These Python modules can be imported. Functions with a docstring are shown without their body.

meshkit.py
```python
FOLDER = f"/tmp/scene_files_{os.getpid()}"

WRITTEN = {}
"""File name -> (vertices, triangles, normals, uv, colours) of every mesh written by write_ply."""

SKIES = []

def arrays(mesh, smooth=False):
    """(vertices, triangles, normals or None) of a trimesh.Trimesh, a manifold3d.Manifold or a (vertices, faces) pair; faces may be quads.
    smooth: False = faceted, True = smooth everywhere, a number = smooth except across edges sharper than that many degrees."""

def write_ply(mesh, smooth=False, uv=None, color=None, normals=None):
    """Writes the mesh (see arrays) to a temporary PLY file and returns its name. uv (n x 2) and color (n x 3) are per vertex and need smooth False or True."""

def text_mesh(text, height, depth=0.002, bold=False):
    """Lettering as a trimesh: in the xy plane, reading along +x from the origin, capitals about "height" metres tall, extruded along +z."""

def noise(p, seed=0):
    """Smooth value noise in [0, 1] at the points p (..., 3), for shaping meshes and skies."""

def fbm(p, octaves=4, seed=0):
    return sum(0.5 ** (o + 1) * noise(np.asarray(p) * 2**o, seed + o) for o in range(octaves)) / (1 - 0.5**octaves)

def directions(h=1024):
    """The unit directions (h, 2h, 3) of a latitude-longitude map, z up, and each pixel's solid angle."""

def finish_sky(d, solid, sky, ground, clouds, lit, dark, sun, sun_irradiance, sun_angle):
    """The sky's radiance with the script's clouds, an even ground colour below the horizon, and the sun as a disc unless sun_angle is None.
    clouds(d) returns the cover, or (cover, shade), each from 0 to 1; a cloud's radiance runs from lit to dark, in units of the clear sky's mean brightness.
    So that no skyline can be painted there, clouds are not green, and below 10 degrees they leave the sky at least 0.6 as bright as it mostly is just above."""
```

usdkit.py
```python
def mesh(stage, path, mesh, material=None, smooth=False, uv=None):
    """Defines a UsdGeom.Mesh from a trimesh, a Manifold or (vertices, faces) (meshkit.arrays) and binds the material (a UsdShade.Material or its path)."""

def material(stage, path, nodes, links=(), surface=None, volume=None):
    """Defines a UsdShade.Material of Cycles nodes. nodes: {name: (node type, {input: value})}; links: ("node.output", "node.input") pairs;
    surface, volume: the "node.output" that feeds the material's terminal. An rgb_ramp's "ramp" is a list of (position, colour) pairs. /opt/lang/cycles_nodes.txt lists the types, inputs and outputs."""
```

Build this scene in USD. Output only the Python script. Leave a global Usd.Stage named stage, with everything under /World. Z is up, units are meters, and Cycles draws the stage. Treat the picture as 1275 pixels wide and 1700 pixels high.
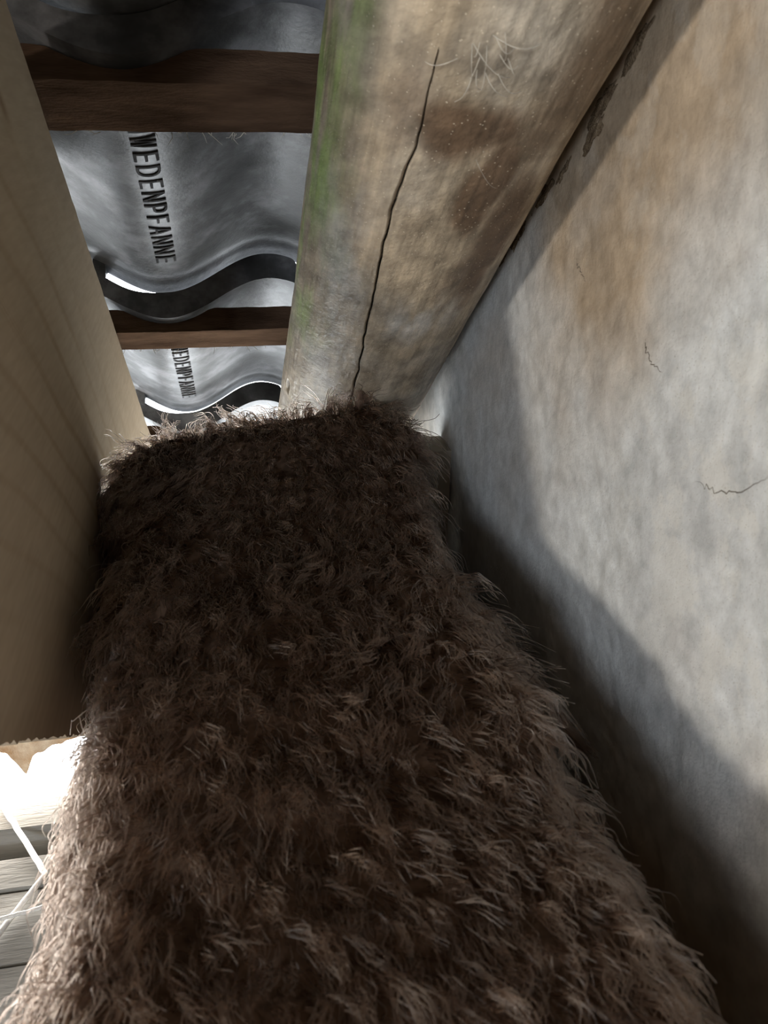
import math, random
import numpy as np, trimesh, usdkit, meshkit
from pxr import Usd, UsdGeom, UsdLux, UsdShade, Gf, Sdf, Vt

rng = np.random.default_rng(7)
stage = Usd.Stage.CreateInMemory()
UsdGeom.SetStageUpAxis(stage, UsdGeom.Tokens.z)
UsdGeom.SetStageMetersPerUnit(stage, 1.0)
W = UsdGeom.Xform.Define(stage, '/World')
stage.SetDefaultPrim(W.GetPrim())
UsdGeom.Scope.Define(stage, '/World/Looks')

# ------------------------------------------------------------------ frames
# Roof frame: s to the right, d down the rafters towards the eaves, n outwards.  Roof pitch 38 degrees.
# World: x = s, y towards the eaves, z up; the camera is H above the attic floor.
H = 0.60
PITCH = math.radians(38)
CP, SP = math.cos(PITCH), math.sin(PITCH)
EYE = np.array([0, 0, H])
def R(p):
    """Roof frame (s, n, d) -> world."""
    p = np.asarray(p, float)
    s, n, d = p[..., 0], p[..., 1], p[..., 2]
    return np.stack([s, d * CP + n * SP, n * CP - d * SP + H], -1)
def RV(v):
    return R(v) - EYE

# ------------------------------------------------------------------ camera
FPX = 1400.0                                   # focal length in pixels of the 1275 x 1700 frame
CAM = np.array([[0.9815, -0.0668, 0.1792], [-0.1059, -0.9704, 0.2181], [-0.1594, 0.2331, 0.9593]])   # rows s, n, d; columns right, down, forward
CAM, _ = np.linalg.qr(CAM)
CAM *= np.sign(np.diag(CAM) * np.array([1, -1, 1]))[None, :]
cam = UsdGeom.Camera.Define(stage, '/World/Camera')
right, up, back = RV(CAM[:, 0]), -RV(CAM[:, 1]), -RV(CAM[:, 2])
M = Gf.Matrix4d(*right, 0, *up, 0, *back, 0, *EYE, 1)
cam.AddTransformOp().Set(M)
cam.CreateHorizontalApertureAttr(24.0)
cam.CreateVerticalApertureAttr(32.0)
cam.CreateFocalLengthAttr(24.0 * FPX / 1275)
cam.CreateClippingRangeAttr(Gf.Vec2f(0.01, 200))
cam.CreateFStopAttr(20.0); cam.CreateFocusDistanceAttr(0.72); cam.CreateExposureAttr(0.0)

# ------------------------------------------------------------------ light
SKY = 5.0
WARM = 335.0
COOL = 140.0
EAVES = 45.0
def mat(name, nodes, links, surface, volume=None):
    return usdkit.material(stage, '/World/Looks/' + name, nodes, links, surface=surface, volume=volume)
dome = UsdLux.DomeLight.Define(stage, '/World/Sky')
dome.CreateColorAttr(Gf.Vec3f(0.86, 0.93, 1.0)); dome.CreateIntensityAttr(SKY)
def aim(prim, eye, target):
    z = np.asarray(eye, float) - np.asarray(target, float); z /= np.linalg.norm(z)
    x = np.cross([0, 0, 1.0], z); x /= np.linalg.norm(x); y = np.cross(z, x)
    UsdGeom.Xformable(prim).AddTransformOp().Set(Gf.Matrix4d(*x, 0, *y, 0, *z, 0, *map(float, eye), 1))
def window_light(name, pos, target, w, h, colour, power):
    l = UsdLux.RectLight.Define(stage, '/World/' + name)
    l.CreateWidthAttr(w); l.CreateHeightAttr(h); l.CreateColorAttr(Gf.Vec3f(*colour)); l.CreateIntensityAttr(power)
    aim(l, pos, target)
WIN_A = np.array([-1.02, -0.30, H + 0.02])     # small window in the left wall
WIN_B = np.array([-0.46, -0.97, H + 0.17])      # small window in the back wall
window_light('Daylight_left', WIN_A, WIN_A + [1, 0, 0], 0.095, 0.095, (1.0, 0.90, 0.77), WARM)
window_light('Daylight_back', WIN_B, WIN_B + [0, 1, 0], 0.17, 0.17, (0.84, 0.92, 1.0), COOL)
window_light('Daylight_slot', np.array([-0.5, 0.80, 0.03]), np.array([-0.5, 0.0, 0.10]), 0.76, 0.14, (1.0, 0.97, 0.93), EAVES)

# ------------------------------------------------------------------ helpers
used = {}
def numbered(parent, name):
    k = parent + '/' + name
    c = used.get(k, -1) + 1; used[k] = c
    return k if c == 0 else f'{k}_{c:03d}'
def tag(p, label=None, cat=None, group=None, kind=None):
    p = p.GetPrim() if hasattr(p, 'GetPrim') else p
    for k, v in (('label', label), ('category', cat), ('group', group), ('kind', kind)):
        if v: p.SetCustomDataByKey(k, v)
    return p
def obj(name, mesh, m, parent=None, smooth=False, uv=None):
    path = numbered(str(parent.GetPath()) if parent is not None else '/World', name)
    return usdkit.mesh(stage, path, mesh, m, smooth=smooth, uv=uv)
def thing(name, label, cat, group=None, loc=None):
    x = UsdGeom.Xform.Define(stage, numbered('/World', name))
    if loc is not None: x.AddTranslateOp().Set(Gf.Vec3d(*map(float, loc)))
    tag(x, label, cat, group)
    return x
def primvar(mesh, name, values):
    pv = UsdGeom.PrimvarsAPI(mesh).CreatePrimvar(name, Sdf.ValueTypeNames.Color3fArray, 'vertex')
    pv.Set(Vt.Vec3fArray.FromNumpy(np.asarray(values, np.float32)))
def grid(nu, nv, wrap=False):
    i, j = np.meshgrid(np.arange(nu - 1), np.arange(nv if wrap else nv - 1), indexing='ij')
    a = i * nv + j; b = (i + 1) * nv + j; j2 = (j + 1) % nv
    c = (i + 1) * nv + j2; e = i * nv + j2
    return np.concatenate([np.stack([a, b, c], -1).reshape(-1, 3), np.stack([a, c, e], -1).reshape(-1, 3)])
def fbm(p, o=4, seed=0):
    return meshkit.fbm(np.asarray(p, float), o, seed) - 0.5
def box(lo, hi):
    m = trimesh.creation.box(bounds=np.array([lo, hi], float)); return m
def tube(pts, r, k=6):
    pts = np.asarray(pts, float); n = len(pts); r = np.broadcast_to(r, n)
    t = np.gradient(pts, axis=0); t /= np.linalg.norm(t, axis=1)[:, None] + 1e-12
    a = np.cross(t, [0.3, 0.5, 0.81]); a /= np.linalg.norm(a, axis=1)[:, None] + 1e-12
    b = np.cross(t, a); th = np.arange(k) / k * 2 * np.pi
    v = pts[:, None] + r[:, None, None] * (np.cos(th)[None, :, None] * a[:, None] + np.sin(th)[None, :, None] * b[:, None])
    v = v.reshape(-1, 3); f = grid(n, k, True)
    caps = [[0, i, i + 1] for i in range(1, k - 1)] + [[(n - 1) * k, (n - 1) * k + i + 1, (n - 1) * k + i] for i in range(1, k - 1)]
    m = trimesh.Trimesh(v, np.vstack([f, caps]), process=False); m.fix_normals(); return m
def refined(m, edge):
    v, f = trimesh.remesh.subdivide_to_size(m.vertices, m.faces, edge)
    return trimesh.Trimesh(v, f, process=True)
def sm(x, a, b):
    t = np.clip((x - a) / (b - a), 0, 1); return t * t * (3 - 2 * t)
def poly_dist(p, line):
    """distance of 2-D points p to a polyline"""
    d = np.full(len(p), 1e9); line = np.asarray(line, float)
    for a, b in zip(line[:-1], line[1:]):
        ab = b - a; t = np.clip(((p - a) @ ab) / (ab @ ab), 0, 1)
        d = np.minimum(d, np.linalg.norm(p - a - t[:, None] * ab, axis=1))
    return d
def jagged(line, n, amp, seed):
    line = np.asarray(line, float); seg = np.r_[0, np.cumsum(np.linalg.norm(np.diff(line, axis=0), axis=1))]
    x = np.linspace(0, seg[-1], n); p = np.stack([np.interp(x, seg, line[:, k]) for k in range(line.shape[1])], 1)
    r = np.random.default_rng(seed); p[1:-1] += r.normal(0, amp, (n - 2, line.shape[1])); return p

# ------------------------------------------------------------------ materials
def noisy(name, c0, c1, scale, rough=0.8, bump=0.3, dist=0.002, stretch=(1, 1, 1), detail=4, c2=None, spec=0.3, finescale=None, rot=(0, 0, 0)):
    """principled surface whose colour runs between c0 and c1 with noise in world space; fine grain as bump"""
    nodes = {'g': ('geometry', {}), 'mp': ('mapping', {'mapping_type': 'point', 'scale': stretch, 'rotation': rot}),
             'n': ('noise_texture', {'scale': scale, 'detail': detail, 'roughness': 0.6}),
             'r': ('rgb_ramp', {'ramp': [(0.3, c0), (0.68, c1)] if c2 is None else [(0.34, c0), (0.5, c1), (0.66, c2)]}),
             'n2': ('noise_texture', {'scale': finescale or scale * 9, 'detail': 2, 'roughness': 0.65}),
             'b': ('bump', {'strength': bump, 'distance': dist}),
             'p': ('principled_bsdf', {'roughness': rough, 'specular_ior_level': spec}) if spec > 0.3 else ('diffuse_bsdf', {})}
    links = [('g.position', 'mp.vector'), ('mp.vector', 'n.vector'), ('mp.vector', 'n2.vector'), ('n.fac', 'r.fac'), ('r.color', 'p.base_color' if spec > 0.3 else 'p.color'),
             ('n2.fac', 'b.height'), ('b.normal', 'p.normal')]
    if bump == 0:
        links = [l for l in links if l[0] not in ('n2.fac', 'b.normal') and l[1] != 'n2.vector']
        nodes.pop('n2'); nodes.pop('b')
    return mat(name, nodes, links, 'p.BSDF')
def from_primvar(name, rough, spec, scale, amount, bump, dist, stretch=(1, 1, 1), rot=(0, 0, 0), finescale=None, speck=None, crust=None):
    """base colour from a mesh primvar (stains, algae, weathering, painted light and shade), varied by grain"""
    nodes = {'a': ('attribute', {'attribute': 'tone'}), 'g': ('geometry', {}), 'mp': ('mapping', {'mapping_type': 'point', 'scale': stretch, 'rotation': rot}),
             'n': ('noise_texture', {'scale': scale, 'detail': 4, 'roughness': 0.65}),
             'r': ('rgb_ramp', {'ramp': [(0.3, (1 - amount,) * 3), (0.7, (1 + amount,) * 3)]}),
             'm': ('mix_color', {'blend_type': 'multiply', 'fac': 1.0, 'use_clamp': False}),
             'n2': ('noise_texture', {'scale': finescale or scale * 6, 'detail': 2, 'roughness': 0.7}),
             'b': ('bump', {'strength': bump, 'distance': dist}),
             'p': ('principled_bsdf', {'roughness': rough, 'specular_ior_level': spec}) if spec > 0.3 else ('diffuse_bsdf', {})}
    base = 'p.base_color' if spec > 0.3 else 'p.color'
    links = [('g.position', 'mp.vector'), ('mp.vector', 'n.vector'), ('mp.vector', 'n2.vector'), ('n.fac', 'r.fac'), ('a.color', 'm.a'), ('r.color', 'm.b'),
             ('n2.fac', 'b.height'), ('b.normal', 'p.normal')]
    if speck:
        nodes['v'] = ('voronoi_texture', {'scale': speck[0], 'feature': 'f1', 'randomness': 1.0})
        nodes['vr'] = ('rgb_ramp', {'ramp': [(0.0, (1, 1, 1)), (speck[1], (1, 1, 1)), (speck[1] + 0.06, (0, 0, 0)), (1, (0, 0, 0))]})
        nodes['vm'] = ('mix_color', {'blend_type': 'mix', 'b': speck[2]})
        links += [('g.position', 'v.vector'), ('v.distance', 'vr.fac'), ('vr.color', 'vm.fac'), ('m.result', 'vm.a'), ('vm.result', base)]
    else:
        links += [('m.result', base)]
    if crust:
        nodes.update({'c': ('noise_texture', {'scale': crust[0], 'detail': 6, 'roughness': 0.62}), 'ca': ('attribute', {'attribute': 'crust'}),
                      'cr': ('rgb_ramp', {'ramp': [(0, (0, 0, 0)), (0.50, (0, 0, 0)), (0.59, (1, 1, 1)), (1, (1, 1, 1))]}),
                      'cm': ('mix_color', {'blend_type': 'multiply', 'fac': 1.0}), 'cx': ('mix_color', {'blend_type': 'mix', 'b': crust[1]})})
        links = [l for l in links if l[0] != 'm.result'] + [('g.position', 'c.vector'), ('c.fac', 'cr.fac'), ('cr.color', 'cm.a'), ('ca.color', 'cm.b'), ('cm.result', 'cx.fac'), ('m.result', 'cx.a'), ('cx.result', 'vm.a')]
    return mat(name, nodes, links, 'p.BSDF')
ROOFROT = (PITCH, 0, 0)
L_wall = from_primvar('limewash', 0.9, 0.15, 60, 0.20, 0.4, 0.0012, finescale=260, crust=(34, (0.63, 0.625, 0.595)), speck=(620, 0.085, (0.25, 0.215, 0.17)))
L_plain = noisy('old_render', (0.30, 0.27, 0.22), (0.42, 0.38, 0.32), 6, 0.9, 0, detail=2)
L_log = from_primvar('weathered_log', 0.60, 0.35, 75, 0.38, 0.5, 0.0015, stretch=(1, 0.3, 1), rot=ROOFROT, finescale=260, speck=(330, 0.085, (0.62, 0.54, 0.42)))
L_plank = from_primvar('smooth_plank', 0.75, 0.2, 260, 0.07, 0.25, 0.0006, stretch=(1, 0.12, 1), rot=ROOFROT)
L_splinter = noisy('splintered_wood', (0.52, 0.30, 0.15), (0.85, 0.72, 0.55), 60, 0.85, 0.5)
L_batten = noisy('sawn_batten', (0.045, 0.027, 0.018), (0.105, 0.066, 0.043), 70, 0.85, 0.6, 0.0015, stretch=(0.25, 1, 1))
L_tile = noisy('concrete_tile', (0.016, 0.016, 0.016), (0.055, 0.056, 0.058), 19, 0.48, 0.25, 0.001, c2=(0.17, 0.17, 0.18), detail=9, spec=0.5, finescale=300)
L_letter = noisy('grimy_relief', (0.045, 0.045, 0.045), (0.10, 0.10, 0.104), 60, 0.6, 0, detail=2, spec=0.3)
L_floor = noisy('grey_floor_wood', (0.20, 0.195, 0.18), (0.34, 0.33, 0.31), 30, 0.8, 0.5, stretch=(0.15, 1, 1))
L_dark = noisy('sooty_boarding', (0.05, 0.042, 0.035), (0.10, 0.085, 0.07), 12, 0.9, 0, detail=2)
L_twine = noisy('white_twine', (0.75, 0.73, 0.70), (0.88, 0.87, 0.84), 300, 0.7, 0, detail=1)
L_crack = noisy('open_crack', (0.09, 0.075, 0.06), (0.16, 0.135, 0.11), 80, 0.95, 0, detail=1)
L_clay = noisy('crumbling_clay', (0.10, 0.07, 0.045), (0.24, 0.18, 0.12), 120, 0.95, 0.8, 0.002)
L_web = noisy('dusty_cobweb', (0.42, 0.39, 0.34), (0.6, 0.57, 0.5), 200, 0.8, 0, detail=1)
L_hide = noisy('hide_under_wool', (0.032, 0.020, 0.014), (0.085, 0.055, 0.038), 160, 0.9, 0, detail=2)
L_ground = noisy('pale_gravel', (0.55, 0.54, 0.52), (0.72, 0.71, 0.69), 9, 0.95, 0, detail=2)
def wool(name, root, tip):
    return mat(name, {'h': ('hair_info', {}), 'r': ('rgb_ramp', {'ramp': [(0.0, root), (0.45, tuple(0.55 * a + 0.45 * b for a, b in zip(root, tip))), (1.0, tip)]}),
        'g': ('geometry', {}), 'n': ('noise_texture', {'scale': 75, 'detail': 3}), 'nr': ('rgb_ramp', {'ramp': [(0.32, (0.40, 0.37, 0.36)), (0.5, (0.9, 0.9, 0.9)), (0.68, (1.7, 1.7, 1.7))]}),
        'm': ('mix_color', {'blend_type': 'multiply', 'fac': 1.0, 'use_clamp': False}),
        'p': ('principled_hair_bsdf', {'model': 'Chiang', 'parametrization': 'Direct coloring', 'roughness': 0.34, 'radial_roughness': 0.5, 'coat': 0.0, 'random_roughness': 0.2, 'offset': 0.035})},
        [('h.intercept', 'r.fac'), ('g.position', 'n.vector'), ('n.fac', 'nr.fac'), ('r.color', 'm.a'), ('nr.color', 'm.b'), ('m.result', 'p.color')], 'p.BSDF')
L_wool = wool('brown_wool', (0.058, 0.036, 0.025), (0.56, 0.42, 0.32))

# ------------------------------------------------------------------ large structure
# gable wall on the right: lime-washed plaster, cut off under the roof
WX = 0.198
def spaced(parts):
    out = []
    for a, b, n in parts: out.append(np.linspace(a, b, n, endpoint=False))
    return np.concatenate(out + [[parts[-1][1]]])
dd = spaced([(-1.6, 0.12, 30), (0.12, 0.95, 330), (0.95, 1.35, 50)])
nn = spaced([(-1.3, -0.24, 26), (-0.24, 0.372, 250)])
DD, NN = np.meshgrid(dd, nn, indexing='ij')
P2 = np.stack([DD.ravel(), NN.ravel()], 1)
bumpy = 0.006 * fbm(np.c_[P2 * 7, np.zeros(len(P2))], 3, 3) + 0.0035 * fbm(np.c_[P2 * 28, np.ones(len(P2))], 3, 5) + 0.0012 * fbm(np.c_[P2 * 130, np.ones(len(P2))], 2, 8)
bumpy -= 0.004 * sm(P2[:, 1], 0.24, 0.31)
sx = WX + np.abs(bumpy) * 0.6 + bumpy * 0.4
front = R(np.stack([sx, P2[:, 1], P2[:, 0]], 1))
f1 = grid(len(dd), len(nn))
wm = trimesh.Trimesh(front, f1, process=False)
if wm.face_normals[0][0] > 0: wm.invert()
wp = UsdGeom.Xform.Define(stage, '/World/wall_right'); tag(wp, 'lime-washed plaster gable wall beside the round log, grey and ochre partly painted light', None, None, 'structure')
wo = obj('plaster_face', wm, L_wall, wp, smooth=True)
lime, ochre = np.array([0.56, 0.575, 0.58]), np.array([0.42, 0.335, 0.245])  # grey and ochre limewash, with cool and warm light painted in
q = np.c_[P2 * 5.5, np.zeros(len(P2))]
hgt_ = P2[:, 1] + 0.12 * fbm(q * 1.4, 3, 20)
lime_and_cool_light = np.clip(sm(hgt_, -0.10, -0.015) * (1 - sm(hgt_, 0.10, 0.21) * (1 - 0.8 * sm(P2[:, 0], 0.40, 0.50))) + 0.9 * fbm(q * 3, 4, 21), 0, 1)
tone = ochre + (lime - ochre) * lime_and_cool_light[:, None]
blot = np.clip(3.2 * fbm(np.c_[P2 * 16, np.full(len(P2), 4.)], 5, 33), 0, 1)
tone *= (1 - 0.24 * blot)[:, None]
crust = 0.55 * (1 - sm(P2[:, 0] + 0.12 * fbm(q, 3, 3), 0.33, 0.42)) * sm(P2[:, 1], -0.07, 0.0) * (1 - 0.85 * sm(P2[:, 1], 0.10, 0.16)) + 0.07
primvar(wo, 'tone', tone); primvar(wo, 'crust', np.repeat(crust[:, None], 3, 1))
# solid masonry behind the plaster
corners = R([[WX + 0.012, -1.3, -1.6], [WX + 0.012, 0.37, -1.6], [WX + 0.012, 0.37, 1.35], [WX + 0.012, -1.3, 1.35]])
v = np.vstack([corners, corners + [0.24, 0, 0]])
core = trimesh.Trimesh(v, [[0, 1, 2], [0, 2, 3], [4, 6, 5], [4, 7, 6], [0, 4, 5], [0, 5, 1], [1, 5, 6], [1, 6, 2], [2, 6, 7], [2, 7, 3], [3, 7, 4], [3, 4, 0]]); core.fix_normals()
obj('masonry', core, L_plain, wp)

def wall_with_opening(name, axis, at, thick, lo, hi, wlo, whi, m):
    """a wall slab in the plane axis = at with one rectangular opening"""
    a = [i for i in range(2) if i != axis][0]
    def slab(u0, u1, z0, z1):
        p, q_ = [0, 0, z0], [0, 0, z1]; p[axis], q_[axis] = at, at + thick; p[a], q_[a] = u0, u1
        return box(p, q_)
    ms = [slab(lo[0], wlo[0], lo[1], hi[1]), slab(whi[0], hi[0], lo[1], hi[1]), slab(wlo[0], whi[0], lo[1], wlo[1]), slab(wlo[0], whi[0], whi[1], hi[1])]
    o = obj(name, trimesh.util.concatenate(ms), m); tag(o, kind='structure'); return o
# small windows out of the frame that let the daylight in
wl = wall_with_opening('wall_left', 0, -1.0, 0.03, (-1.5, -0.02), (1.25, 2.2), (WIN_A[1] - 0.07, WIN_A[2] - 0.07), (WIN_A[1] + 0.07, WIN_A[2] + 0.07), L_plain)
wb = wall_with_opening('wall_back', 1, -0.95, 0.03, (-1.0, -0.02), (WX, 2.2), (WIN_B[0] - 0.09, WIN_B[2] - 0.09), (WIN_B[0] + 0.09, WIN_B[2] + 0.09), L_plain)
tag(wl, 'rendered left attic wall with one small window'); tag(wb, 'rendered back attic wall with one small window')
# low knee wall under the eaves with a long vent slot
KY = 0.682
ms = [box((-1.0, KY, 0.075), (-0.13, KY + 0.04, 0.56)), box((-1.0, KY, -0.02), (-0.90, KY + 0.04, 0.075)), box((-0.13, KY, -0.02), (0.06, KY + 0.04, 0.20)), box((0.06, KY, -0.02), (WX, KY + 0.04, 0.335))]  # right-hand block is raised to hold back light from the eaves
wf = UsdGeom.Xform.Define(stage, '/World/wall_front'); obj('knee_wall', trimesh.util.concatenate(ms), L_plain, wf); tag(wf, 'low rendered knee wall under the eaves with a bright open slot at floor level', kind='structure')

lx = np.linspace(-0.42, -0.131, 160)
lowz = np.interp(lx, [-0.42, -0.30, -0.235, -0.215, -0.203, -0.192, -0.175, -0.150, -0.131], [0.070, 0.074, 0.078, 0.072, 0.044, 0.068, 0.076, 0.082, 0.084]) + 0.006 * fbm(np.c_[lx * 120, lx * 0, lx * 0], 4, 3)
v = np.concatenate([np.stack([lx, np.full(160, yy) + (0.004 * fbm(np.c_[lx * 90, lx * 0 + zz, lx * 0], 3, 5)), zz], 1) for yy in (0.660, 0.679) for zz in (lowz, np.full(160, 0.098))])
i = np.arange(159); A = lambda r_: r_ * 160 + i
lint = trimesh.Trimesh(v, np.concatenate([np.concatenate([np.stack([A(p_), A(p_) + 1, A(q_) + 1], 1), np.stack([A(p_), A(q_) + 1, A(q_)], 1)]) for p_, q_ in ((0, 1), (1, 3), (3, 2), (2, 0))] + [[[0, 160, 480], [0, 480, 320], [159, 639, 319], [159, 479, 639]]]), process=False); lint.fix_normals()
tag(obj('splintered_lintel', lint, L_splinter, wf), 'torn orange-brown strip of wood over the bright slot')
# sooty boarding that closes the roof where the photograph does not look
def roofslab(s0, s1, n0, n1, d0, d1):
    c = R([[s, n, d] for s in (s0, s1) for n in (n0, n1) for d in (d0, d1)])
    return trimesh.convex.convex_hull(c)
ce = UsdGeom.Xform.Define(stage, '/World/ceiling')
for a_ in [(-1.05, -0.31, 0.475, 0.495, -2.3, 1.5), (-0.31, 0.46, 0.485, 0.505, -2.3, -0.235), (-0.365, -0.335, 0.402, 0.474, -0.3, 1.5), (-0.317, 0.305, 0.377, 0.484, -0.29, -0.265), (0.312, 0.46, 0.374, 0.484, -0.3, 1.5)]:  # the three upright strips are added to seal light leaks
    obj('boarding', roofslab(*a_), L_dark, ce)
tag(ce, 'dark boarding of the roof beyond the tiles', kind='structure')
gr = obj('ground', box((-8, -6, -2.6), (8, 14, -2.5)), L_ground); tag(gr, 'pale sunlit gravel ground outside below the eaves', kind='structure')

# floor of grey planks, each its own piece
fl = UsdGeom.Xform.Define(stage, '/World/floor'); tag(fl, 'grey worn attic floor planks', None, None, 'structure')
obj('subfloor', box((-1.0, -0.92, -0.06), (WX, KY, -0.045)), L_dark, fl)
edges = [(0.642, 0.677, 0.0), (0.571, 0.604, 0.0), (0.497, 0.567, -0.002)]
y = 0.492
while y > -0.9:
    edges.append((y - 0.088, y, -0.001 * (len(edges) % 3))); y -= 0.093
for k, (y0, y1, z) in enumerate(edges):
    b = box((-0.985, y0, z - 0.04), (WX - 0.01, y1, z)); b = b.subdivide().subdivide()
    b.vertices[:, 2] += 0.003 * fbm(b.vertices * 9 + k, 2, 2)
    obj('floor_board', b, L_floor, fl)

# ------------------------------------------------------------------ round log rafter along the wall
LS, LN, LR = 0.125, 0.302, 0.067
log = thing('rafter_log', 'stout round weathered log rafter with green algae and a long crack, beside the wall', 'beam')
ld = spaced([(-0.6, 0.18, 40), (0.18, 0.80, 400), (0.80, 1.30, 60)])
lt = np.r_[np.linspace(2.95, 5.65, 620, endpoint=False), np.linspace(5.65, 2.95 + 2 * np.pi, 70, endpoint=False)]
LD, LT = np.meshgrid(ld, lt, indexing='ij')
D_, T_ = LD.ravel(), LT.ravel()               # angle 0 = towards the wall (+s), 90 degrees = outwards (+n); the camera sees about 160..300
cyl = np.stack([np.cos(T_), np.sin(T_), D_], 1)
rr = LR + 0.004 * fbm(np.c_[cyl[:, :2] * 1.2, D_ * 4], 3, 2) + 0.0022 * fbm(np.c_[cyl[:, :2] * 5, D_ * 14], 3, 9) + 0.001 * fbm(np.c_[cyl[:, :2] * 16, D_ * 25], 2, 11)
def knot(d0, t0, rad, high):
    global rr
    dx = np.stack([D_ - d0, LR * (np.mod(T_ - t0 + np.pi, 2 * np.pi) - np.pi)], 1); q_ = np.linalg.norm(dx, axis=1)
    rr = rr + high * np.exp(-(q_ / rad) ** 2)
    return q_
CRK = [(0.268, 4.20), (0.2912, 4.204), (0.3052, 4.218), (0.3249, 4.222), (0.3525, 4.205), (0.3837, 4.195), (0.4123, 4.208), (0.4508, 4.242), (0.5057, 4.267), (0.5615, 4.321), (0.6248, 4.355), (0.70, 4.37)]
CRK = np.array([(d, t * LR) for d, t in CRK])
KNOT = (0.262, 4.49)
qk = knot(*KNOT, 0.02, 0.004)
STUB = (0.722, 3.36)
cr = jagged(CRK, 60, 0.00035, 4)
dc = poly_dist(np.stack([D_, np.mod(T_, 2 * np.pi) * LR], 1), cr)
wide = 0.0005 * (0.35 + 0.65 * sm(D_, 0.29, 0.36)) * (0.6 + 0.8 * meshkit.noise(np.c_[D_ * 30, D_ * 0, D_ * 0], 3))
rr = rr - 0.005 * np.exp(-(dc / wide) ** 2)
qs = knot(*STUB, 0.001, 0.0)
stubmask = np.exp(-((D_ - STUB[0]) / 0.010) ** 4 - ((T_ - STUB[1]) * LR / 0.0028) ** 4)
rr = rr - 0.008 * stubmask
lv = R(np.stack([LS + rr * np.cos(T_), LN + rr * np.sin(T_), D_], 1))
lf = grid(len(ld), len(lt), True)
nv = len(lv); lv = np.vstack([lv, R([[LS, LN, ld[0]], [LS, LN, ld[-1]]])])
k = len(lt); i = np.arange(k); j = (i + 1) % k; base = (len(ld) - 1) * k
lf = np.vstack([lf, np.stack([np.full(k, nv), i, j], 1), np.stack([np.full(k, nv + 1), base + j, base + i], 1)])
lm = trimesh.Trimesh(lv, lf, process=False)
if lm.volume < 0: lm.invert()
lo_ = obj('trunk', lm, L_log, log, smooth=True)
q = np.c_[cyl[:, :2] * 1.4, D_ * 9]
grain = fbm(np.c_[cyl[:, :2] * 7, D_ * 12], 4, 4)
streak = fbm(np.c_[cyl[:, :2] * 22, D_ * 9], 4, 24) + 0.6 * fbm(np.c_[cyl[:, :2] * 60, D_ * 30], 3, 25)
tone = np.array([0.37, 0.30, 0.215]) * np.clip(1 + 0.7 * grain + 0.55 * streak, 0.3, 1.8)[:, None]
grey = np.clip(0.2 + 3.0 * fbm(q * 1.3 + 5, 4, 14), 0, 1); tone += (np.array([0.46, 0.44, 0.40]) - tone) * (0.6 * grey)[:, None]
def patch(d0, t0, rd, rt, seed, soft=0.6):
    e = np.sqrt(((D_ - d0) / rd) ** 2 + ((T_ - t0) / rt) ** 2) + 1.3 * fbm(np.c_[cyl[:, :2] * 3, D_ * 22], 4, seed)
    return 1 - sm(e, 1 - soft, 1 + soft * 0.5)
painted_shade = np.maximum.reduce([patch(0.308, 4.62, 0.022, 0.55, 51, 0.45), patch(0.350, 4.82, 0.045, 0.20, 52, 0.45), patch(0.41, 5.14, 0.085, 0.30, 53, 0.5), 0.8 * patch(0.27, 5.2, 0.07, 0.36, 54, 0.8), 0.55 * patch(0.30, 4.12, 0.03, 0.16, 55, 0.7)])  # shadows across the log and its wall side, painted dark brown
tone += (np.array([0.105, 0.062, 0.036]) - tone) * (0.88 * painted_shade)[:, None]
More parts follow.
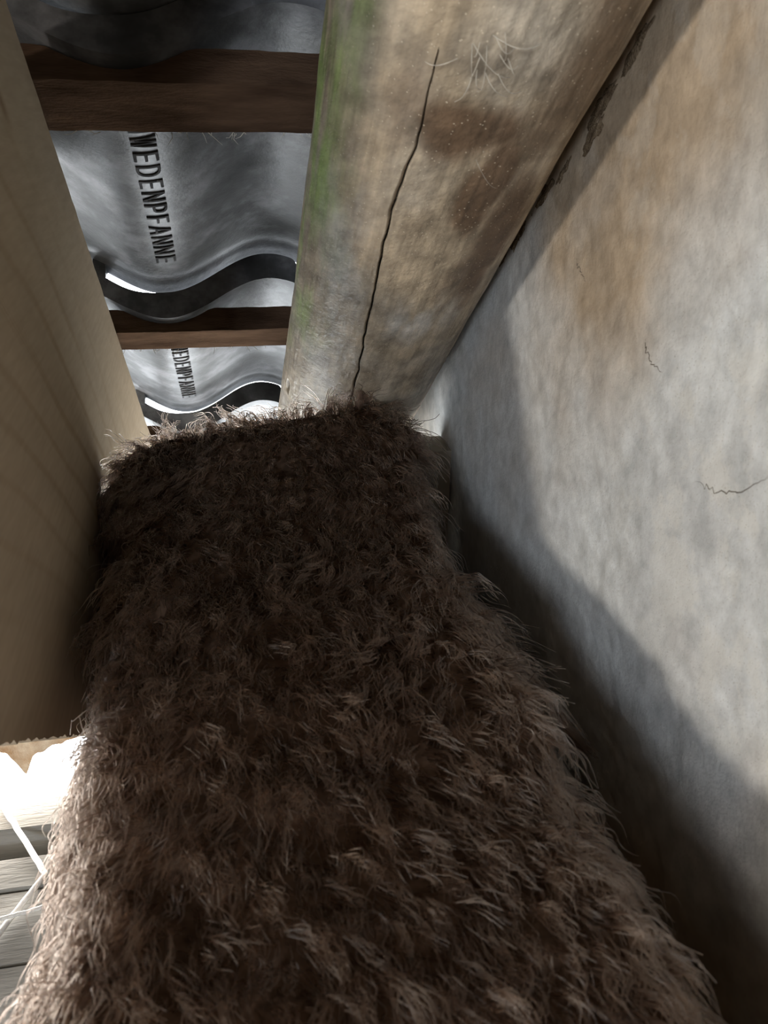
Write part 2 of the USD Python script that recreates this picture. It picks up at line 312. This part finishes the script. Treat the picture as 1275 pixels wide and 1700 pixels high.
alg = patch(0.39, 3.30, 0.24, 0.46, 60, 0.9) * np.clip(0.5 + 3.6 * fbm(np.c_[cyl[:, :2] * 6, D_ * 14], 5, 61), 0, 1)
tone += (np.array([0.26, 0.36, 0.11]) - tone) * (0.95 * alg)[:, None]
kn = np.exp(-(qk / 0.011) ** 2) * np.clip(0.5 + 3 * fbm(np.c_[cyl[:, :2] * 14, D_ * 70], 4, 71), 0, 1)
tone += (np.array([0.10, 0.08, 0.06]) - tone) * kn[:, None]
wht = np.maximum(patch(0.485, 4.72, 0.035, 0.36, 80, 0.9), 0.7 * patch(0.47, 3.85, 0.10, 0.30, 85, 0.9)) * np.clip(0.5 + 3 * fbm(np.c_[cyl[:, :2] * 9, D_ * 26], 4, 81), 0, 1)  # pale patches; the first paints bluish eaves light on the underside
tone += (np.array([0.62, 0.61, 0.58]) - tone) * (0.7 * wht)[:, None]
tone = np.where((dc < 0.0002 + 0.0003 * sm(D_, 0.30, 0.42))[:, None], tone * 0.15, tone)
tone *= (1 - 0.9 * stubmask)[:, None]
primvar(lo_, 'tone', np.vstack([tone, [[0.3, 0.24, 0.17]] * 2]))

# ------------------------------------------------------------------ deep smooth plank rafter on the left
PS, PT = -0.095, 0.032
plank = thing('rafter_plank', 'deep smooth beige wooden plank rafter filling the left side, its lower edge lit from behind', 'beam')
pd, pn = np.linspace(0, 1, 290), np.linspace(0.0, 0.368, 160)
PU, PN = np.meshgrid(pd, pn, indexing='ij')
near = 0.328 - 0.60 * sm(pn, 0.185, 0.205)            # notched near end; its unseen upper strip is added to shade the tiles
PD = near[None, :] + (1.12 - 0.27 * (1 - pn / 0.368)[None, :] - near[None, :]) * PU
pd = PD[:, 80]
ragt = 0.0011 * fbm(np.c_[pd * 160, pd * 0, pd * 0], 4, 5) * 2
ragb = 0.0016 * fbm(np.c_[pd * 130, pd * 0 + 3, pd * 0], 4, 6) * 2
PN2 = PN + ragt[:, None] * (PN > 0.36) + ragb[:, None] * (PN < 0.004)
dent = 0.0005 * fbm(np.c_[PD.ravel() * 12, PN.ravel() * 30, np.zeros(PD.size)], 3, 7)
pf = R(np.stack([np.full(PD.size, PS) + dent, PN2.ravel(), PD.ravel()], 1))
pb = pf - np.array([PT, 0, 0]); f1 = grid(len(pd), len(pn)); npn = len(pn); N = len(pf)
rim = np.concatenate([np.arange(npn), np.arange(1, len(pd)) * npn + npn - 1, (len(pd) - 1) * npn + np.arange(npn - 2, -1, -1), np.arange(len(pd) - 2, 0, -1) * npn])
r2 = np.roll(rim, -1)
pm = trimesh.Trimesh(np.vstack([pf, pb]), np.vstack([f1, f1[:, ::-1] + N, np.stack([rim, r2, r2 + N], 1), np.stack([rim, r2 + N, rim + N], 1)]), process=False)
pm.fix_normals()
po = obj('plank_body', pm, L_plank, plank, smooth=35) if False else usdkit.mesh(stage, numbered(str(plank.GetPath()), 'plank_body'), (pm.vertices, pm.faces), L_plank, smooth=False)
a, b_ = PD.ravel(), PN.ravel()
ring = np.sin((b_ - 0.10 + 0.35 * (a - 0.4) ** 2 + 0.05 * fbm(np.c_[a * 3, b_ * 4, a * 0], 3, 3)) * 190 + 5 * fbm(np.c_[a * 4, b_ * 14, a * 0], 3, 9))
line = np.exp(-((1 - ring) / 0.18) ** 2) * np.clip(1.1 * sm(0.16 - np.abs(b_ - 0.17), 0, 0.1), 0, 1)
tp = np.array([0.41, 0.335, 0.25]) * (1 + 0.14 * fbm(np.c_[a * 5, b_ * 60, a * 0], 4, 12))[:, None]
tp += (np.array([0.25, 0.175, 0.105]) - tp) * (0.32 * line * (0.4 + meshkit.noise(np.c_[a * 10, b_ * 20, a * 0], 4)))[:, None]
kd = np.exp(-((a - 0.375) / 0.012) ** 2 - ((b_ - 0.30) / 0.004) ** 2); tp += (np.array([0.17, 0.11, 0.065]) - tp) * (0.7 * kd)[:, None]
primvar(po, 'tone', np.vstack([tp, tp]))

# ------------------------------------------------------------------ roof battens
BN0, BN1 = 0.370, 0.394
PER = 0.200
def wave(s): return 0.0202 * (1 - np.cos(2 * np.pi * (s + 0.047) / PER))
SLOPE, TLEN, TTH, NHEAD = 0.100, 0.352, 0.011, 0.379
names = {-1: 'rough sawn brown roof batten at the very top, beyond the frame edge', 0: 'rough sawn brown roof batten crossing above the lettered tile, the upper lit one',
         1: 'thin rough sawn batten crossing below the first bright tile edge', 2: 'roof batten low in the eaves just behind the wool'}
for k in (-1, 0, 1, 2):
    d0 = 0.441 + 0.336 * k; wd = 0.044 if k < 1 else 0.039
    bt = thing('roof_batten', names[k], 'batten', loc=R([0, BN0 - (0.006 if k < 0 else 0), d0]))
    m = refined(box((-0.60, 0, 0), (0.19, BN1 - BN0, wd)), 0.008)
    q = m.vertices + [0, 0, 7.0 * k]
    m.vertices[:, 1] = np.where(m.vertices[:, 1] > 0.004, np.minimum(m.vertices[:, 1], NHEAD - BN0 + wave(m.vertices[:, 0]) - 0.0005), m.vertices[:, 1])   # the batten is cut for the tile troughs
    m.vertices += np.stack([0 * q[:, 0], 0.0012 * fbm(q * 60, 3, 4), 0.0022 * fbm(q * 45, 3, 5)], 1)
    m.vertices = R(m.vertices) - EYE
    m.fix_normals(); obj('sawn_bar', m, L_batten, bt)
    fz = []
    for c in range(26 if k in (0, 1) else 0):   # torn fibres along the lower arris
        s0 = rng.uniform(-0.10, 0.09); l = rng.uniform(0.002, 0.007)
        p0 = np.array([s0, rng.uniform(-0.0005, 0.001), wd + 0.0005]); dirn = np.array([rng.normal(0, 0.8), rng.normal(-0.5, 0.4), rng.uniform(0.1, 0.6)])
        p1 = p0 + dirn * l * 0.6; p2 = p1 + (dirn + rng.normal(0, 0.6, 3)) * l * 0.5
        fz.append(tube(R(np.array([p0, p1, p2])) - EYE, [0.0003, 0.00022, 0.0001], 4))
    if fz: tag(obj('torn_fibres', trimesh.util.concatenate(fz), L_web, bt), 'pale torn wood fibres along the lower arris', kind='stuff')

# ------------------------------------------------------------------ concrete pantiles
cls = stage.CreateClassPrim('/World/pantile_class')
def tile_parts(root):
    ss = np.r_[np.linspace(-0.1145, 0.0845, 84), np.linspace(0.0862, 0.097, 6)]
    ts = np.unique(np.r_[np.linspace(0, 0.026, 10), np.linspace(0.026, TLEN - 0.04, 50), np.linspace(TLEN - 0.04, TLEN, 14)])
    T, S = np.meshgrid(ts, ss, indexing='ij'); T, S = T.ravel(), S.ravel()
    under = wave(S) + SLOPE * T + 0.0010 * fbm(np.c_[S * 40, T * 40, T * 0], 3, 4)
    lap = 0.0135 * sm(S, 0.0845, 0.0862)          # the right edge laps over the next tile
    lip = TLEN - T
    under += 0.0015 * np.exp(-((lip - 0.030) / 0.010) ** 2) - 0.001 * sm(0.012 - lip, 0, 0.01)     # drip groove before the nose
    over = wave(S) + SLOPE * T + TTH + (0.0160 - 0.007 * sm(-S, 0.045, 0.09) - 0.006 * sm(S, 0.078, 0.084)) * (1 - sm(T, 0.016, 0.022)) + 0.003 * sm(T, TLEN - 0.03, TLEN)
    a_ = np.stack([S, under + lap, T], 1); b2 = np.stack([S, over + lap, T], 1); f = grid(len(ts), len(ss)); N_ = len(a_); nS = len(ss)
    rim = np.concatenate([np.arange(nS), np.arange(1, len(ts)) * nS + nS - 1, (len(ts) - 1) * nS + np.arange(nS - 2, -1, -1), np.arange(len(ts) - 2, 0, -1) * nS])
    r_ = np.roll(rim, -1)
    m = trimesh.Trimesh(RV(np.vstack([a_, b2])), np.vstack([f, f[:, ::-1] + N_, np.stack([rim, r_, r_ + N_], 1), np.stack([rim, r_ + N_, rim + N_], 1)]), process=False); m.fix_normals()
    obj('tile_body', m, L_tile, root, smooth=40)
    lm_ = []
    for i_, ch in enumerate('SCHWEDENPFANNE'):
        tm = meshkit.text_mesh(ch, 0.0175, 0.0022)
        v_, f_ = trimesh.remesh.subdivide_to_size(tm.vertices, tm.faces, 0.006)
        cx_ = (tm.bounds[0][0] + tm.bounds[1][0]) / 2; wx_ = tm.bounds[1][0] - tm.bounds[0][0]
        t_ = 0.034 + 0.0186 * i_ + (v_[:, 0] - cx_) * min(1.0, 0.0135 / wx_); s_ = -0.050 + v_[:, 1]
        hgt = wave(s_) + SLOPE * t_ - 0.0011 + (0.0022 - v_[:, 2])
        lm_.append(trimesh.Trimesh(RV(np.stack([s_, hgt, t_], 1)), f_, process=False))
    lt_ = trimesh.util.concatenate(lm_); lt_.fix_normals()
    tag(obj('raised_lettering', lt_, L_letter, root), 'raised dark lettering cast into the tile underside')
tile_parts(cls)
course = {-2: 'beyond the top of the view', -1: 'in the dark top course above the upper batten', 0: 'in the readable lettered course', 1: 'in the bright course below the thin batten', 2: 'in the lowest course just above the wool'}
column = {-1: 'grey pantile behind the plank rafter', 0: 'grey wavy pantile between plank and log', 1: 'grey pantile above the round log'}
for k in (-2, -1, 0, 1, 2):
    for c in (-1, 0, 1):
        p = UsdGeom.Xform.Define(stage, numbered('/World', 'pantile'))
        loc = R([PER * c, NHEAD - (0.0055 if k < 0 else 0), 0.430 + 0.336 * k]) + np.array([0.0006, 0, 0.0008]) * ((k * 3 + c) % 3)
        p.AddTranslateOp().Set(Gf.Vec3d(*map(float, loc)))
        tag(p, column[c] + ', ' + course[k], 'roof tile', 'concrete pantiles of the roof')
        p.GetPrim().GetReferences().AddInternalReference('/World/pantile_class'); p.GetPrim().SetInstanceable(True)

# ------------------------------------------------------------------ shaggy sheepskin
skin = thing('sheepskin', 'thick shaggy dark brown sheepskin bundle lying between the plank and the plaster wall', 'sheepskin')
YF, YN = 0.655, -0.10
def section(yv):
    """half outline of the bundle at world y: (x, z) going from the left foot over the top to the right foot"""
    far = sm(yv, 0.50, 0.655)
    top = H - 0.226 + 0.012 * far - 0.005 * math.exp(-((yv - 0.43) / 0.075) ** 2)
    xl, xr = -0.068 - 0.022 * far, 0.132 + 0.018 * far
    a_ = np.linspace(0, 1, 90)
    ang = np.pi * (1 - a_)
    cx, hw = (xl + xr) / 2, (xr - xl) / 2
    e = 0.34                                     # superellipse: flat top, rounded shoulders
    x = cx + hw * np.sign(np.cos(ang)) * np.abs(np.cos(ang)) ** e
    z = (top - 0.10) + 0.10 * np.abs(np.sin(ang)) ** (e * 1.15)
    x = np.r_[[xl - 0.01] * 12, x, [xr + 0.012] * 12]; z = np.r_[np.linspace(0.0, top - 0.11, 12), z, np.linspace(top - 0.11, 0.0, 12)]
    return x, z
ys = np.linspace(YN, YF, 230)
sec = [section(v_) for v_ in ys]
SX, SZ = np.array([s_[0] for s_ in sec]), np.array([s_[1] for s_ in sec])
SY = np.repeat(ys[:, None], SX.shape[1], 1)
# round the far and near ends
endr = sm(SY, YF - 0.045, YF) ** 2
SZ = SZ + sm(SY, 0.45, 0.62) * (SZ > 0.2) * (0.014 * sm(SX, 0.03, 0.09) - 0.012 * sm(-SX, -0.01, 0.07))
SZ = SZ - 0.022 * endr * (SZ > 0.2); SX = 0.03 + (SX - 0.03) * (1 - 0.05 * endr)
P3 = np.stack([SX, SY, SZ], -1).reshape(-1, 3)
def surf_normals(P3, shape):
    g = P3.reshape(*shape, 3); du = np.gradient(g, axis=0); dv = np.gradient(g, axis=1); n_ = np.cross(dv, du)
    n_ = n_ / (np.linalg.norm(n_, axis=-1, keepdims=True) + 1e-12)
    if n_[shape[0] // 2, shape[1] // 2, 2] < 0: n_ = -n_
    return n_.reshape(-1, 3)
shape = SX.shape
N3 = surf_normals(P3, shape)
lump = 0.012 * fbm(P3 * 14, 3, 7) + 0.016 * fbm(P3 * [52, 22, 52], 3, 17) + 0.009 * fbm(P3 * [130, 60, 130], 2, 27)
P3 = P3 + N3 * lump[:, None]
P3[:, 0] = np.maximum(P3[:, 0], -0.0925 + 0.001 * meshkit.noise(P3 * 60, 3))
N3 = surf_normals(P3, shape)
hf = grid(*shape)
end0 = trimesh.Trimesh(P3, hf, process=False)
ring0 = np.arange(shape[1]); ring1 = (shape[0] - 1) * shape[1] + np.arange(shape[1])
cap = []
for r_ in (ring0, ring1):
    cap += [[r_[i_], r_[i_ + 1], r_[len(r_) - 2 - i_]] for i_ in range(len(r_) // 2 - 1)] + [[r_[i_], r_[len(r_) - 2 - i_], r_[len(r_) - 1 - i_]] for i_ in range(len(r_) // 2 - 1)]
hm = trimesh.Trimesh(P3, np.vstack([hf, cap]), process=False); hm.fix_normals()
obj('hide', hm, L_hide, skin, smooth=True)

def curves(name, pts, widths, m, parent, label=None):
    """pts (n, k, 3), widths (n, k)"""
    n_, k_ = pts.shape[:2]
    c = UsdGeom.BasisCurves.Define(stage, numbered(str(parent.GetPath()), name))
    c.CreateTypeAttr('cubic'); c.CreateBasisAttr('catmullRom'); c.CreateWrapAttr('pinned')
    c.CreateCurveVertexCountsAttr(Vt.IntArray.FromNumpy(np.full(n_, k_, np.int32)))
    c.CreatePointsAttr(Vt.Vec3fArray.FromNumpy(pts.reshape(-1, 3).astype(np.float32)))
    c.CreateWidthsAttr(Vt.FloatArray.FromNumpy(widths.reshape(-1).astype(np.float32))); c.SetWidthsInterpolation('vertex')
    UsdShade.MaterialBindingAPI.Apply(c.GetPrim()).Bind(m)
    tag(c, label, kind='stuff'); return c

# locks: hairs that start around a lock's centre, converge, and share its curl
g3, gn = P3.reshape(*shape, 3), N3.reshape(*shape, 3)
du = np.linalg.norm(np.diff(g3, axis=0), axis=-1)[:, :-1]; dv = np.linalg.norm(np.diff(g3, axis=1), axis=-1)[:-1]
area = du * dv
keep = (g3[:-1, :-1, 2] > 0.17) & (g3[:-1, :-1, 1] > 0.06)
wgt = (area * keep).ravel(); wgt /= wgt.sum()
def sample(n_):
    c = rng.choice(len(wgt), n_, p=wgt); i_, j_ = np.unravel_index(c, area.shape); a1, b1 = rng.random(n_)[:, None], rng.random(n_)[:, None]
    def bil(g): return g[i_, j_] * (1 - a1) * (1 - b1) + g[i_ + 1, j_] * a1 * (1 - b1) + g[i_, j_ + 1] * (1 - a1) * b1 + g[i_ + 1, j_ + 1] * a1 * b1
    p_, q_ = bil(g3), bil(gn); return p_, q_ / np.linalg.norm(q_, axis=1)[:, None]
from scipy.spatial import cKDTree
NL, NH, K = 5200, 54000, 6
lc, ln_ = sample(NL)
def flow(p_, n_):
    fx = 0.9 * fbm(p_ * 8, 3, 91) + 0.8 * fbm(p_ * 30, 2, 92)
    f_ = np.stack([fx * 1.3, -1.0 + 0 * fx, -0.35 + 0 * fx], 1)
    w_ = sm(np.abs(n_[:, 0]), 0.45, 0.85)[:, None]
    f_ = f_ * (1 - w_) + np.stack([0 * fx, -0.75 + fx * 0.5, -0.65 + 0 * fx], 1) * w_
    f_ -= (f_ * n_).sum(1)[:, None] * n_
    return f_ / np.linalg.norm(f_, axis=1)[:, None]
lfw = flow(lc, ln_) + rng.normal(0, 0.10, (NL, 3)); lfw /= np.linalg.norm(lfw, axis=1)[:, None]
llen = rng.uniform(0.020, 0.036, NL) * (0.8 + 0.4 * meshkit.noise(lc * 12, 5)) * (0.95 + 0.05 * sm(lc[:, 1], 0.18, 0.5))
llift = rng.uniform(0.05, 0.24, NL) + 0.12 * (rng.random(NL) < 0.10)
lph = 40 * fbm(lc * 16, 2, 77) + rng.uniform(-0.9, 0.9, NL); lfr, lam = rng.uniform(5, 11, NL), rng.uniform(0.0008, 0.0030, NL)
hp, hn = sample(NH)
_, li = cKDTree(lc).query(hp)
t = np.linspace(0, 1, K)[None, :, None]
root = hp[:, None] - hn[:, None] * 0.001; off = (lc[li] - hp)[:, None]
Lh = (llen[li] * rng.uniform(0.6, 1.15, NH))[:, None, None]
fw = lfw[li] + rng.normal(0, 0.07, (NH, 3)); nr = hn
sidev = np.cross(nr, fw); sidev /= np.linalg.norm(sidev, axis=1)[:, None]
lift = (llift[li] * rng.uniform(0.5, 1.2, NH))[:, None, None]
pts = root + off * (0.72 * t ** 0.8) + fw[:, None] * Lh * t + nr[:, None] * (Lh * lift * np.sin(t * 2.4) + 0.0045 * sm(t, 0, 0.35))
ph = lph[li][:, None, None] + lfr[li][:, None, None] * t
pts += (sidev[:, None] * np.sin(ph) + nr[:, None] * 0.45 * np.cos(ph)) * (lam[li][:, None, None] * np.minimum(1, 1.6 * t))
ph2 = rng.uniform(0, 6.28, NH)[:, None, None] + rng.uniform(5, 16, NH)[:, None, None] * t
frz = np.where(rng.random(NH) < 0.05, 0.0024, 0.0009)[:, None, None]
pts += (sidev[:, None] * np.cos(ph2) + nr[:, None] * np.sin(ph2)) * frz * t
pts[..., 0] = np.maximum(pts[..., 0], np.where(pts[..., 1] > 0.29, -0.0942, -1))
wd = rng.uniform(0.00043, 0.00078, NH)[:, None] * np.linspace(1, 0.35, K)[None]
curves('fleece', pts, wd, L_wool, skin, 'shaggy brown wool locks, paler at the tips')

# ragged second edge of the skin hanging out on the wall side
hang = []
for c in range(1300):
    if c < 950:
        yv = rng.uniform(0.375, 0.455); p0 = np.array([0.146 + rng.normal(0, 0.003), yv, H - 0.285 + rng.normal(0, 0.006)])
        drift = np.array([rng.normal(0.62, 0.12), -0.62 + rng.normal(0, 0.2), -0.30 + rng.normal(0, 0.12)]); l = rng.uniform(0.015, 0.040)
    else:
        p0 = np.array([0.158 + rng.normal(0, 0.004), rng.uniform(0.365, 0.395), H - 0.292 + rng.normal(0, 0.004)])
        drift = np.array([0.181, 0.325, H - 0.305]) + rng.normal(0, 0.002, 3) - p0; l = rng.uniform(0.6, 1.0)
    tt = np.linspace(0, 1, K)[:, None]
    hang.append(p0 + drift * l * tt + np.array([0.002, 0, 0.003]) * np.sin(tt * rng.uniform(3, 7) + rng.uniform(0, 6)) * tt * (1 - 0.6 * tt))
for c in range(160):          # pointed tuft standing up at the far end
    p0 = np.array([0.112 + rng.normal(0, 0.006), 0.635 + rng.normal(0, 0.004), H - 0.212]); tip = np.array([0.104, 0.628, H - 0.180]) + rng.normal(0, 0.0012, 3)
    tt = np.linspace(0, 1, K)[:, None]; hang.append(p0 * (1 - tt) + (p0 + (tip - p0) * rng.uniform(0.6, 1)) * tt + 0.002 * np.sin(tt * 5 + c) * tt * (1 - tt))
curves('hanging_tuft', np.array(hang), np.repeat(np.linspace(0.0007, 0.0002, K)[None], len(hang), 0), L_wool, skin, 'ragged wool tuft hanging towards the wall')

# ------------------------------------------------------------------ small things on wall and log
for k, (n_, d_, r_) in enumerate([(0.2746, 0.302, 0.0045), (0.2734, 0.312, 0.0040), (0.2748, 0.343, 0.0060), (0.268, 0.357, 0.0050), (0.2745, 0.397, 0.0042), (0.2794, 0.425, 0.0055), (0.2818, 0.475, 0.0060), (0.285, 0.508, 0.004), (0.2913, 0.643, 0.0065), (0.300, 0.72, 0.007)]):
    m = trimesh.creation.icosphere(3, r_); v = m.vertices
    v *= (1 + 2.2 * fbm(v * 330 + k * 5, 4, 6))[:, None] * np.array([0.28, 0.75, 2.6]); v[:, 1] += 0.0022 * fbm(v * 150 + k * 9, 3, 8); m.vertices = R(v + [0.1985, n_ + 0.006, d_]); m.fix_normals()
    obj('clay_crumb', m, L_clay, wp, smooth=True)
def wall_crack(line, w):
    p_ = jagged(np.array([(WX - 0.0006, n_, d_) for d_, n_ in line]), 28, 0.0006, 9)
    gx = np.stack([np.interp(p_[:, 2], dd, np.arange(len(dd))), np.interp(p_[:, 1], nn, np.arange(len(nn)))], 1).round().astype(int)
    p_[:, 0] = sx.reshape(len(dd), len(nn))[gx[:, 0], gx[:, 1]]
    obj('hairline_crack', tube(R(p_), 0.45 * w * np.sin(np.linspace(0.15, 3.0, 28)), 5), L_crack, wp)
wall_crack([(0.3475, 0.156), (0.3435, 0.142), (0.3353, 0.132)], 0.0006)
wall_crack([(0.3251, 0.078), (0.309, 0.069), (0.2928, 0.0653), (0.2746, 0.0663)], 0.0006)
wall_crack([(0.4022, 0.2287), (0.3964, 0.2108)], 0.0005)
web = thing('cobweb', 'dusty white cobweb strands hanging at the knot of the round log', 'cobweb')
def on_log(d_, t_, h_): return np.array([LS + (LR + h_) * np.cos(t_), LN + (LR + h_) * np.sin(t_), d_])
for k in range(16):
    a_ = np.array([rng.normal(0.262, 0.007), rng.normal(4.47, 0.08)]); b2 = a_ + [rng.normal(0.010, 0.006), rng.normal(0.06, 0.10)]
    mid = (a_ + b2) / 2 + rng.normal(0, 0.0018, 2) * [1, 12]
    seg = np.array([on_log(*(a_ * (1 - u) ** 2 + 2 * mid * u * (1 - u) + b2 * u * u), 0.003 + 0.004 * np.sin(u * np.pi)) for u in np.linspace(0, 1, 9)])
    obj('strand', tube(R(seg), 0.00014, 4), L_web, web)
seg = np.array([on_log(0.3216 + 0.022 * u, 4.635 + 0.236 * u, 0.0022 + 0.004 * np.sin(u * 3.1)) for u in np.linspace(0, 1, 10)])
obj('strand', tube(R(seg), 0.0001, 4), L_web, web)

# ------------------------------------------------------------------ twine on the floor
def cord(name, pts, r, label):
    p_ = jagged(np.array(pts), 30, 0.0002, 3); m = tube(p_, r, 8); o = obj(name, m, L_twine, smooth=True); tag(o, label, 'twine')
z0 = 0.0035
cord('twine', [(-0.233, 0.672, z0), (-0.178, 0.578, z0), (-0.203, 0.527, z0), (-0.232, 0.475, z0)], 0.0026, 'white twine with a sharp kink lying on the grey floor planks')
cord('twine', [(-0.245, 0.555, z0 + 0.004), (-0.21, 0.53, z0 + 0.0062), (-0.165, 0.542, z0 + 0.003)], 0.0018, 'short thin white twine crossing the longer one on the floor')
print('done')
